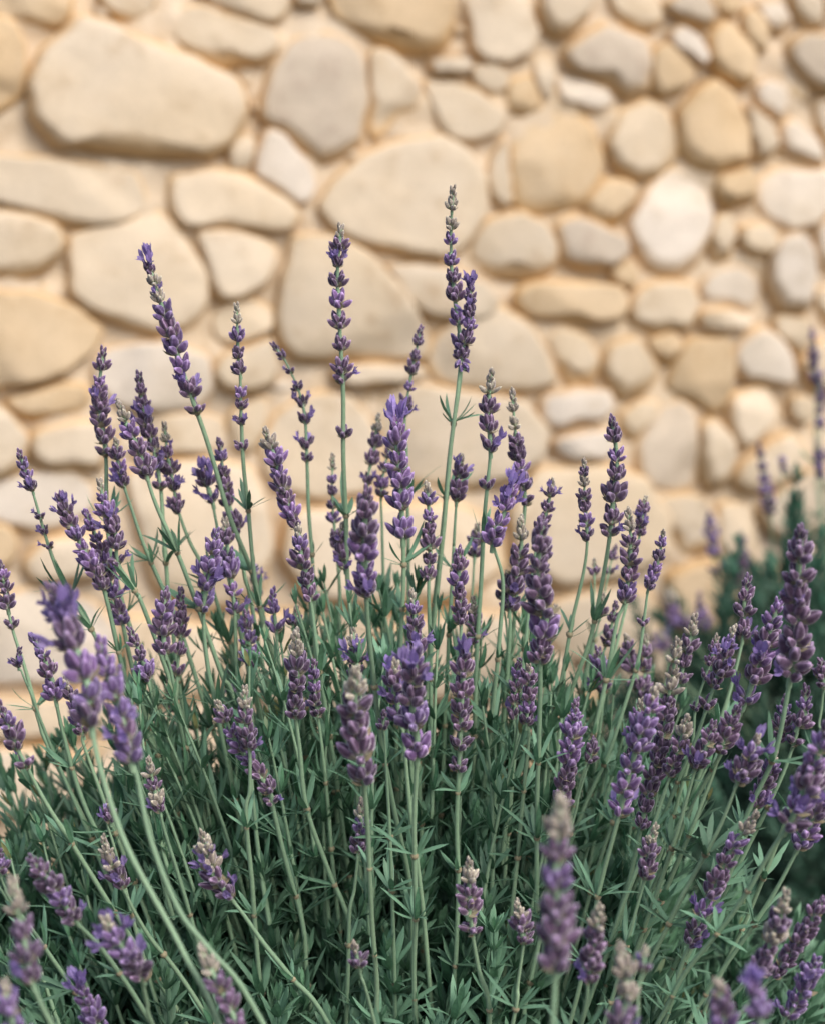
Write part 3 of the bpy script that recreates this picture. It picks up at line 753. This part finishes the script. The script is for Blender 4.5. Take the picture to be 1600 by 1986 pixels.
# (spike points..., stem points...), keywords
S_ = [
 ([(292,522),(318,605),(345,690),(384,798),(418,905),(455,1020),(487,1108),(522,1235),(560,1390)], dict(w=62, spike=3, opn=.3, tip='crown', nodes=[(487,1108)], label='bent flower stem with violet petals open at its tip, left of centre')),
 ([(460,600),(463,690),(468,790),(474,880),(483,985),(492,1110),(520,1250),(560,1420)], dict(w=46, spike=2, gap=1.25, col='p', extra=[(472,822),(474,868)], nodes=[(484,990)])),
 ([(660,452),(655,540),(660,640),(664,738),(666,850),(670,1000),(674,1120),(690,1260),(700,1420)], dict(w=60, spike=3, gap=1.05, opn=.28, extra=[(666,842)], nodes=[(668,1000)])),
 ([(878,375),(874,470),(882,580),(893,693),(880,822),(864,965),(848,1110),(832,1260),(815,1450)], dict(w=54, spike=3, gap=1.15, opn=.2, nodes=[(880,824),(862,965)], label='tallest flower stem with a star of leaves below its spike')),
 ([(912,560),(912,600),(905,650),(893,700),(886,760)], dict(w=50, spike=3, col='v', opn=.45, gap=.9, tip='crown', auto=False)),
 ([(536,675),(560,712),(588,790),(598,892),(600,1000),(605,1110),(612,1250),(620,1400)], dict(w=42, spike=3, gap=1.35, d=.05)),
 ([(200,690),(193,770),(205,880),(206,960),(215,1060),(245,1190),(300,1350)], dict(w=52, spike=2, gap=.95, opn=.15, d=.02)),
 ([(233,788),(250,830),(270,880),(284,925),(302,975),(345,1072),(388,1185),(430,1310),(470,1400)], dict(w=55, spike=3, nodes=[(345,1072),(385,1180)])),
 ([(272,738),(280,800),(295,865),(312,945),(318,1010),(325,1100),(330,1170),(360,1400)], dict(w=50, spike=3, d=.04, nodes=[(322,1090)])),
 ([(320,832),(326,885),(335,935),(347,992),(368,1050),(398,1110),(440,1230)], dict(w=42, spike=3, col='g', gap=1.2, d=.05, nodes=[])),
 ([(226,862),(230,900),(240,940),(255,985),(282,1060),(325,1160),(370,1280)], dict(w=50, spike=2, gap=1.1, d=.03)),
 ([(42,887),(52,920),(62,948),(90,1040),(112,1098),(138,1152),(180,1225),(220,1310),(300,1450)], dict(w=44, spike=2, extra=[(78,1005),(90,1035),(98,1060)], nodes=[(136,1150),(178,1222)])),
 ([(120,972),(145,1030),(175,1085),(201,1138),(215,1195),(235,1290),(265,1400),(300,1500)], dict(w=56, spike=3, gap=.9)),
 ([(170,1002),(188,1042),(207,1095),(222,1150),(238,1205),(262,1320),(320,1500)], dict(w=54, spike=4, gap=.95, opn=.25, col='v', d=.02)),
 ([(196,945),(206,985),(226,1035),(232,1092),(265,1150),(300,1240)], dict(w=52, spike=3, gap=1.05, opn=.2, nodes=[(262,1145)])),
 ([(2,1100),(12,1150),(23,1215),(42,1285),(75,1400),(120,1500)], dict(w=48, spike=2)),
 ([(70,1245),(92,1290),(108,1352),(128,1430),(160,1550),(230,1700)], dict(w=66, spike=2, opn=.2, col='v', d=-.03)),
 ([(38,1265),(36,1290),(50,1330),(80,1400)], dict(w=40, spike=1, gap=1.1)),
 ([(320,1165),(318,1210),(320,1262),(333,1310),(352,1405),(376,1505),(402,1612),(440,1750)], dict(w=66, spike=2, gap=.85, opn=.15)),
 ([(352,1155),(352,1225),(344,1305),(348,1400),(380,1520)], dict(w=52, spike=2, d=.03)),
 ([(418,1040),(408,1110),(396,1180),(402,1290),(430,1420)], dict(w=64, spike=2, opn=.25, col='v')),
 ([(438,1022),(446,1100),(456,1185),(462,1300),(480,1420)], dict(w=58, spike=2, opn=.4, d=.03, col='v')),
 ([(428,866),(438,945),(462,1030),(475,1120),(500,1230)], dict(w=50, spike=2, d=.05, opn=.2)),
 ([(404,908),(402,935),(412,970),(425,1040),(440,1100)], dict(w=62, spike=2, d=.05, opn=.5, col='v', auto=False)),
 ([(518,842),(538,900),(555,960),(572,1020),(586,1070),(600,1160)], dict(w=58, spike=3, gap=.9)),
 ([(580,1035),(588,1095),(600,1162),(612,1240),(630,1350),(650,1500)], dict(w=60, spike=2, gap=.9, opn=.15)),
 ([(575,1238),(578,1310),(577,1388),(582,1450),(592,1560),(640,1690),(690,1830)], dict(w=68, spike=2, gap=.95, opn=.2, d=-.03)),
 ([(712,965),(706,1050),(710,1150),(718,1250),(735,1400),(760,1550),(790,1700),(800,1850)], dict(w=80, spike=2, d=-.10, gap=.95, nodes=[])),
 ([(646,890),(645,960),(652,1060),(660,1150),(665,1280)], dict(w=40, spike=2, d=.08)),
 ([(664,1025),(662,1060),(668,1100),(680,1200)], dict(w=50, spike=2, d=.05, col='v', opn=.3)),
 ([(733,812),(726,870),(714,935),(712,1020),(715,1150)], dict(w=42, spike=2, d=.09, col='g', gap=1.15)),
 ([(756,865),(748,900),(740,960),(742,1060)], dict(w=42, spike=2, d=.09, gap=1.1)),
 ([(770,830),(772,890),(778,960),(780,1035),(782,1150),(776,1280),(770,1450)], dict(w=84, spike=3, gap=.85, opn=.5, col='v', tip='crown', nodes=[(782,1095),(780,1180)])),
 ([(815,645),(797,730),(785,805),(787,860),(790,960)], dict(w=42, spike=2, gap=1.2, d=.07, col='p')),
 ([(829,950),(833,1040),(830,1120),(832,1200),(836,1330)], dict(w=54, spike=2, gap=.9, opn=.1, d=.02)),
 ([(890,1078),(890,1140),(893,1205),(894,1300),(892,1420)], dict(w=56, spike=2, gap=.85, opn=.05)),
 ([(952,730),(946,800),(950,870),(944,950),(938,1020),(930,1150),(922,1300),(915,1480)], dict(w=62, spike=2, gap=.95, opn=.15, extra=[(944,945)])),
 ([(993,770),(1000,850),(1010,905),(1018,975),(1010,1060),(1000,1180)], dict(w=54, spike=3, gap=.95, d=.03, opn=.1)),
 ([(990,955),(975,1000),(955,1050),(975,1130),(968,1250),(955,1370),(940,1500)], dict(w=74, spike=2, opn=.6, col='v', gap=.85, tip='crown')),
 ([(1010,1015),(1010,1060),(1000,1120),(990,1180),(985,1300)], dict(w=60, spike=3, gap=.95, d=.03)),
 ([(980,1120),(975,1160),(985,1230),(980,1330)], dict(w=46, spike=1, d=.05)),
 ([(1070,940),(1060,990),(1045,1028),(1030,1120),(1020,1240)], dict(w=46, spike=2, d=.02, opn=.2)),
 ([(1050,1030),(1042,1115),(1055,1205),(1048,1280),(1047,1360),(1043,1500),(1040,1650),(1030,1850)], dict(w=84, spike=3, d=-.10, gap=.95, opn=.2, nodes=[])),
 ([(1132,900),(1133,960),(1138,1045),(1130,1110),(1110,1200),(1090,1310),(1060,1450)], dict(w=44, spike=2, gap=.95)),
 ([(1188,822),(1196,900),(1190,965),(1182,1035),(1165,1135),(1140,1250),(1098,1370),(1060,1500)], dict(w=64, spike=3, gap=1.0, opn=.2)),
 ([(1218,1000),(1222,1060),(1212,1165),(1195,1210),(1172,1330),(1140,1460),(1090,1650)], dict(w=60, spike=2, gap=.85, opn=.25)),
 ([(1250,972),(1245,1000),(1240,1035),(1225,1120),(1200,1230)], dict(w=40, spike=2, gap=1.1, d=.05, col='g', auto=False)),
 ([(1285,1038),(1275,1090),(1258,1140),(1248,1205),(1232,1300),(1190,1430),(1120,1600)], dict(w=44, spike=2, gap=.9, extra=[(1247,1210)])),
 ([(1312,1255),(1298,1340),(1285,1425),(1265,1510),(1242,1600),(1215,1740),(1185,1860),(1150,1990)], dict(w=62, spike=4, d=-.05, gap=.9, opn=.12, col='g')),
 ([(1268,1345),(1250,1400),(1222,1490),(1198,1575),(1170,1700),(1142,1830),(1100,2000)], dict(w=70, spike=3, d=-.05, gap=.95, opn=.3, col='v')),
 ([(1388,1242),(1378,1282),(1366,1315),(1347,1375),(1342,1450),(1322,1530),(1270,1680)], dict(w=42, spike=2, gap=1.2, extra=[(1346,1375)])),
 ([(1552,1045),(1547,1130),(1545,1225),(1534,1312),(1502,1460),(1450,1582),(1400,1692),(1330,1830)], dict(w=92, spike=3, d=-.12, gap=.95, opn=.25, label='thick blurred flower stem at the right edge, arching in from below')),
 ([(1505,1182),(1480,1260),(1445,1360),(1405,1450),(1345,1562),(1250,1750),(1180,1900)], dict(w=76, spike=2, d=-.06, gap=.95, opn=.35, col='v')),
 ([(1448,1135),(1442,1180),(1440,1235),(1425,1300),(1390,1420),(1330,1580)], dict(w=56, spike=2, d=.02)),
 ([(1380,1412),(1368,1450),(1350,1485),(1330,1560),(1290,1680)], dict(w=56, spike=2, d=-.02)),
 ([(1425,1382),(1412,1415),(1398,1455),(1370,1540),(1310,1680)], dict(w=54, spike=2, d=-.02)),
 ([(1465,1440),(1448,1485),(1432,1515),(1400,1600),(1340,1705),(1290,1800)], dict(w=58, spike=2, d=-.05, opn=.3, col='v')),
 ([(1602,1420),(1570,1505),(1530,1600),(1498,1650),(1440,1742),(1330,1885),(1270,1990)], dict(w=80, spike=2, d=-.10, gap=.95, opn=.25)),
 ([(1460,1588),(1418,1648),(1390,1710),(1360,1770),(1336,1830),(1310,1905),(1285,1990)], dict(w=58, spike=4, d=-.04, gap=1.0, opn=.2)),
 ([(1522,1740),(1500,1815),(1462,1885),(1400,1950),(1340,2050)], dict(w=62, spike=2, d=-.10, col='g', gap=.9)),
 ([(1592,1752),(1545,1830),(1500,1890),(1440,1960),(1380,2050)], dict(w=58, spike=2, d=-.06, gap=.9)),
 ([(1160,1770),(1150,1840),(1140,1900),(1120,2000)], dict(w=58, spike=2, d=-.12, col='g')),
 ([(65,1672),(105,1722),(146,1786),(210,1855),(300,1995)], dict(w=60, spike=2, d=-.09)),
 ([(212,1797),(246,1852),(272,1893),(285,1945),(310,2020)], dict(w=76, spike=2, d=-.12, gap=.85)),
 ([(395,1625),(412,1685),(445,1738),(500,1812),(565,1895),(640,1990)], dict(w=56, spike=2, d=-.03, col='g')),
 ([(203,1632),(215,1670),(238,1718),(290,1815),(345,1885),(420,2000)], dict(w=46, spike=2, d=-.02, col='g')),
 ([(428,1372),(460,1440),(500,1500),(520,1532),(532,1580),(560,1685),(590,1800),(602,1940)], dict(w=52, spike=3, gap=.9, extra=[(524,1556)])),
 ([(475,1345),(476,1390),(484,1450),(484,1530),(482,1640)], dict(w=50, spike=2, d=-.01, col='g')),
 ([(690,1312),(690,1400),(705,1510),(712,1640),(722,1755),(730,1900),(732,2010)], dict(w=80, spike=2, d=-.09, col='g', gap=.9)),
 ([(806,1282),(800,1370),(808,1458),(806,1600),(803,1800),(806,2000)], dict(w=84, spike=2, d=-.06, opn=.45, col='v', gap=.85)),
 ([(765,1300),(765,1340),(775,1395),(790,1500)], dict(w=62, spike=2, d=-.02, opn=.45, col='v', gap=.9, auto=False)),
 ([(900,1275),(896,1340),(893,1410),(888,1500),(885,1600),(890,1725),(880,1900)], dict(w=62, spike=2, d=-.02, opn=.1, tip='crown', extra=[(888,1448),(887,1492)])),
 ([(800,1160),(805,1215),(808,1265),(812,1350)], dict(w=60, spike=2, opn=.3, col='v')),
 ([(530,1158),(532,1185),(538,1222),(550,1330)], dict(w=58, spike=2, opn=.3, col='v', d=.03)),
 ([(574,1188),(570,1210),(572,1232),(580,1330)], dict(w=46, spike=1, d=.04)),
 ([(686,1230),(688,1262),(692,1310),(700,1400)], dict(w=48, spike=2, col='g', d=.01)),
 ([(256,1228),(274,1275),(284,1318),(300,1372),(330,1450)], dict(w=52, spike=2, gap=1.0)),
 ([(1025,1300),(1026,1350),(1022,1402),(1020,1500)], dict(w=46, spike=2)),
 ([(1115,1370),(1106,1450),(1088,1555),(1072,1650),(1050,1800)], dict(w=54, spike=2, gap=.85, d=-.01)),
 ([(702,1560),(700,1610),(695,1650),(690,1725),(678,1820)], dict(w=44, spike=2)),
 ([(910,1682),(910,1745),(917,1805),(928,1885),(950,1990)], dict(w=52, spike=2, col='g', d=-.04)),
 ([(1003,1757),(1010,1790),(1016,1825),(1005,1910),(995,1990)], dict(w=46, spike=2, col='g', d=-.04)),
 ([(1268,1612),(1258,1650),(1250,1700),(1235,1765),(1205,1870)], dict(w=46, spike=2, col='g', d=-.02)),
 ([(690,1842),(696,1870),(704,1895),(720,1960)], dict(w=50, spike=1, d=-.06)),
 ([(5,1380),(22,1420),(32,1450),(60,1500),(110,1590),(180,1700)], dict(w=56, spike=2, d=-.02, extra=[(50,1485)])),
 ([(0,1660),(2,1690),(10,1720),(60,1800)], dict(w=46, spike=1, d=-.04)),
 ([(1592,1290),(1596,1330),(1590,1400),(1560,1500)], dict(w=42, spike=1, d=-.02)),
 ([(1522,1362),(1518,1400),(1510,1435),(1480,1520)], dict(w=42, spike=2, d=.0)),
 ([(918,1168),(918,1200),(920,1245),(922,1340)], dict(w=44, spike=2, col='g', d=.04)),
 ([(893,897),(890,930),(886,968),(880,1050),(875,1150)], dict(w=52, spike=2, col='g', gap=1.1, opn=.4, d=.04)),
 ([(1215,1242),(1222,1280),(1235,1330),(1225,1420)], dict(w=54, spike=2, d=.1, opn=.2)),
 ([(1252,1245),(1250,1290),(1245,1350),(1225,1440)], dict(w=54, spike=2, d=.1, opn=.2)),
 ([(1160,1272),(1162,1300),(1165,1340),(1160,1420)], dict(w=46, spike=2, d=.1)),
 ([(1152,1092),(1152,1112),(1150,1160),(1140,1260)], dict(w=36, spike=1, d=.1)),
 ([(1168,1165),(1165,1190),(1150,1240),(1130,1320)], dict(w=44, spike=1, d=.08)),
 ([(1150,1440),(1142,1475),(1120,1540),(1095,1640)], dict(w=36, spike=1, d=-.0)),
 ([(212,1560),(215,1590),(222,1640)], dict(w=40, spike=1, d=-.0)),
 ([(745,1390),(744,1412),(750,1500)], dict(w=36, spike=1, d=-.02)),
]
for pts, kw in S_:
    if pts[0][1] > 1270: kw['d'] = kw.get('d', 0) - .04; kw['w'] *= 1.14
    stalk(main, ROOT, pts, **kw)
MORE = [
 ([(1420,1225),(1400,1290),(1370,1370),(1335,1470),(1270,1620)], dict(w=56, spike=2, d=-.02)),
 ([(1345,1205),(1332,1260),(1318,1320),(1290,1420),(1240,1560)], dict(w=50, spike=2, d=.03, col='g')),
 ([(1562,1345),(1555,1390),(1540,1440),(1500,1540),(1440,1660)], dict(w=60, spike=2, d=-.05)),
 ([(1600,1530),(1580,1580),(1550,1640),(1500,1730),(1420,1850)], dict(w=66, spike=2, d=-.08, col='v', opn=.3)),
 ([(1500,1470),(1488,1510),(1470,1560),(1440,1640),(1380,1760)], dict(w=58, spike=2, d=-.05)),
 ([(1330,1400),(1316,1450),(1300,1500),(1270,1590),(1230,1700)], dict(w=60, spike=2, d=-.05, col='g')),
 ([(1580,1870),(1560,1920),(1530,1970),(1470,2050)], dict(w=66, spike=2, d=-.10, col='v', opn=.3)),
 ([(1005,1290),(1000,1340),(998,1390),(995,1500)], dict(w=50, spike=2, d=.0)),
 ([(610,1290),(612,1340),(618,1385),(630,1500)], dict(w=50, spike=2, d=.0)),
 ([(480,1200),(484,1240),(492,1290),(510,1400)], dict(w=48, spike=2, d=.04)),
 ([(160,1925),(180,1965),(200,2010),(250,2080)], dict(w=70, spike=2, d=-.10, col='v', opn=.8, tip='crown')),
 ([(290,1480),(298,1520),(310,1570),(340,1680)], dict(w=50, spike=2, d=-.03, col='g')),
 ([(130,1330),(150,1380),(160,1420),(190,1520)], dict(w=54, spike=2, d=-.02)),
 ([(1240,1370),(1232,1420),(1222,1470),(1195,1570)], dict(w=50, spike=2, d=.0)),
]
for pts, kw in MORE: stalk(main, ROOT, pts, **kw)
# bare and budding stems filling in behind
for i in range(8):
    x = U(240, 1250); y = U(1010, 1330); k = (x-800)*U(.25, .5)
    stalk(main, ROOT, [(x, y), (x-k*.1, y+U(40, 80)), (x-k*.5, y+260), (x-k, y+520)], w=U(34, 48), spike=1, d=U(.05, .17), col=random.choice('pgv'), gap=U(.9, 1.3))

front = thing('lavender_bush', 'blurred nearest lavender whose flower heads rise from the bottom edge of the view', 'lavender', (0.02, 0.93, 0), 'lavender bushes in front of the stone wall')
FR = Vector((0.02, 0.93, 0))
for pts, kw in [
 ([(112,1162),(140,1235),(172,1335),(176,1400),(190,1485),(230,1602),(290,1722),(360,1850),(430,2000)], dict(w=104, spike=3, d=-.17, opn=.5, gap=.85)),
 ([(200,1262),(218,1330),(240,1400),(252,1470),(266,1505),(300,1640),(350,1765),(412,1845),(520,2000)], dict(w=100, spike=3, d=-.16, opn=.5, gap=.85, col='v')),
 ([(1085,1572),(1078,1680),(1082,1780),(1080,1872),(1072,1985),(1060,2100)], dict(w=108, spike=3, d=-.27, col='p', pale=1, opn=.12, gap=.85, label='large blurred flower stem, pale at the tip, standing nearest at the bottom')),
 ([(1205,1852),(1215,1925),(1200,2000),(1190,2100)], dict(w=80, spike=2, d=-.22, col='g', opn=.2)),
 ([(1250,1848),(1246,1880),(1240,1930),(1230,2050)], dict(w=56, spike=1, d=-.2, col='g')),
 ([(1395,1925),(1400,1965),(1395,2030),(1370,2120)], dict(w=86, spike=2, d=-.24, col='v', opn=.5)),
 ([(1465,1925),(1472,1975),(1460,2040),(1420,2150)], dict(w=90, spike=2, d=-.26, col='v', opn=.9, tip='crown')),
 ([(28,1728),(45,1810),(62,1900),(110,2000),(200,2120)], dict(w=84, spike=2, d=-.22, col='g', opn=.1)),
 ([(12,1925),(25,1980),(50,2050),(110,2150)], dict(w=84, spike=2, d=-.24, opn=.4)),
 ([(396,1852),(432,1925),(462,1992),(500,2080)], dict(w=72, spike=2, d=-.18, col='g')),
 ]: stalk(front, FR, pts, auto=False, **kw)

BX = Vector((0.455, 1.86, 0.0))
back = thing('lavender_bush', 'dark out-of-focus lavender bush at the right edge beside the wall', 'lavender', BX, 'lavender bushes in front of the stone wall')
for pts, kw in [
 ([(1574,642),(1577,690),(1580,745),(1582,850),(1590,1000)], dict(w=30, spike=2)),
 ([(1590,735),(1590,780),(1592,830),(1600,950)], dict(w=30, spike=2)),
 ([(1583,860),(1588,890),(1590,925),(1600,1050)], dict(w=32, spike=2, opn=.3)),
 ([(1472,868),(1482,930),(1492,995),(1500,1100),(1530,1250)], dict(w=38, spike=2)),
 ([(1375,1002),(1380,1050),(1385,1110),(1400,1200)], dict(w=34, spike=2)),
 ([(1437,1040),(1440,1095),(1442,1150),(1470,1300)], dict(w=38, spike=2, opn=.2)),
 ([(1298,1150),(1305,1185),(1320,1215),(1400,1320)], dict(w=40, spike=2)),
 ([(1355,1160),(1360,1190),(1372,1220),(1440,1330)], dict(w=40, spike=2)),
 ([(1282,1235),(1290,1262),(1330,1330),(1420,1420)], dict(w=44, spike=1)),
 ([(1515,890),(1518,915),(1525,1000)], dict(w=20, spike=1, col='g')),
 ([(1330,1200),(1340,1225),(1380,1300)], dict(w=36, spike=1)),
 ]: stalk(back, BX, pts, d=.60, auto=True, **kw)

def woody(bush, root, rx, ry, n=16):
    mb = MB()
    for i in range(n):
        a = 2*math.pi*i/n+U(-.2, .2); r = U(.3, .75)
        e = Vector((math.cos(a)*rx*r, math.sin(a)*ry*r, U(.10, .22)))
        m = e*.5 + Vector((0, 0, -.03)) + Vector((U(-.02, .02), U(-.02, .02), 0))
        p = catmull([Vector((math.cos(a)*.02, math.sin(a)*.02, -.02)), m, e], 5)
        tube(mb, p, [.006-.0035*j/(len(p)-1) for j in range(len(p))], 6, (0, R(), 0), 0)
    obj('woody_base', mb.mesh('woody_base', [WOOD]), bush)

def foliage(bush, root, rx, ry, rz, n_part, n_stuff, meshes, mbs, leafmat, zmin=0.12, spread=.9, part_name='leafy_shoot', off=Vector((0, 0, 0))):
    mbig = MB(); items = []
    for i in range(n_part+n_stuff):
        # a direction in the upper half, evenly spread
        zc = U(0.02, 1.0)**0.9; a = U(0, 2*math.pi); h = math.sqrt(max(0, 1-zc*zc))
        dv = Vector((math.cos(a)*h*rx, math.sin(a)*h*ry, zc*rz))
        k = U(0.45, 1.0)**0.7
        tip = dv*k*(1+.10*noise.noise(dv*14))
        if tip.z < zmin*.6: continue
        out = Vector((dv.x/rx*.8, dv.y/ry*.6, zc*.9+.55)) + Vector((U(-.25, .25), U(-.25, .25), U(-.1, .3)))
        items.append((tip, out.normalized(), k))
    # those towards the camera and near the surface become parts of their own
    items.sort(key=lambda t: (t[0].y*1.2 - t[2]*.25 - t[0].z*.3))
    for i, (tip, dirn, k) in enumerate(items):
        j = random.randrange(len(mbs)); ln = max(v[2] for v in mbs[j].v)*.87; s = U(.8, 1.15)
        M = frame(off+tip-dirn*ln*s, dirn, U(0, 6.28), s)
        if i < n_part: obj(part_name, meshes[j], bush, M)
        else: mbs[j].transformed(M, mbig)
    if mbig.v:
        o = obj('inner_foliage', mbig.mesh('inner_foliage', [leafmat, leafmat]), bush); o['kind'] = 'stuff'
woody(main, ROOT, .28, .22)
foliage(main, ROOT, .35, .20, .335, 200, 2200, SH_ME, SH_MB, LEAF, off=Vector((-.055, 0, 0)))
# looser, taller shoots standing up among the flower stems
for i in range(170):
    px = U(-40, 1320); top = 1130 + 170*abs((px-760)/480)**1.7 + U(0, 260)
    p = P(px, top, 1.17+U(-.01, .14)) - ROOT
    d = Vector((p.x*1.0, p.y*.3, .55)).normalized(); j = random.randrange(len(SP_ME))
    ln = max(v[2] for v in SH_SP[j].v)*.9; s = U(.8, 1.1)
    obj('leafy_shoot', SP_ME[j], main, frame(p-d*ln*s, d, U(0, 6.28), s))
woody(front, FR, .26, .1, 10)
foliage(front, FR, .32, .10, .20, 60, 0, SH_ME, SH_MB, LEAF)
woody(back, BX, .28, .22)
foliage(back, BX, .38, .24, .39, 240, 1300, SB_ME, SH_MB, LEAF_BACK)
for px, py in ((1545, 930), (1575, 985), (1405, 1060), (1560, 1040), (1590, 1090), (1460, 1120), (1520, 1090)):
    p = P(px, py, DF+.62+U(-.05, .05)) - BX; d = Vector((U(-.2, .2), 0, 1)).normalized(); j = random.randrange(len(SB_ME))
    ln = max(v[2] for v in SH_MB[j].v)*.9
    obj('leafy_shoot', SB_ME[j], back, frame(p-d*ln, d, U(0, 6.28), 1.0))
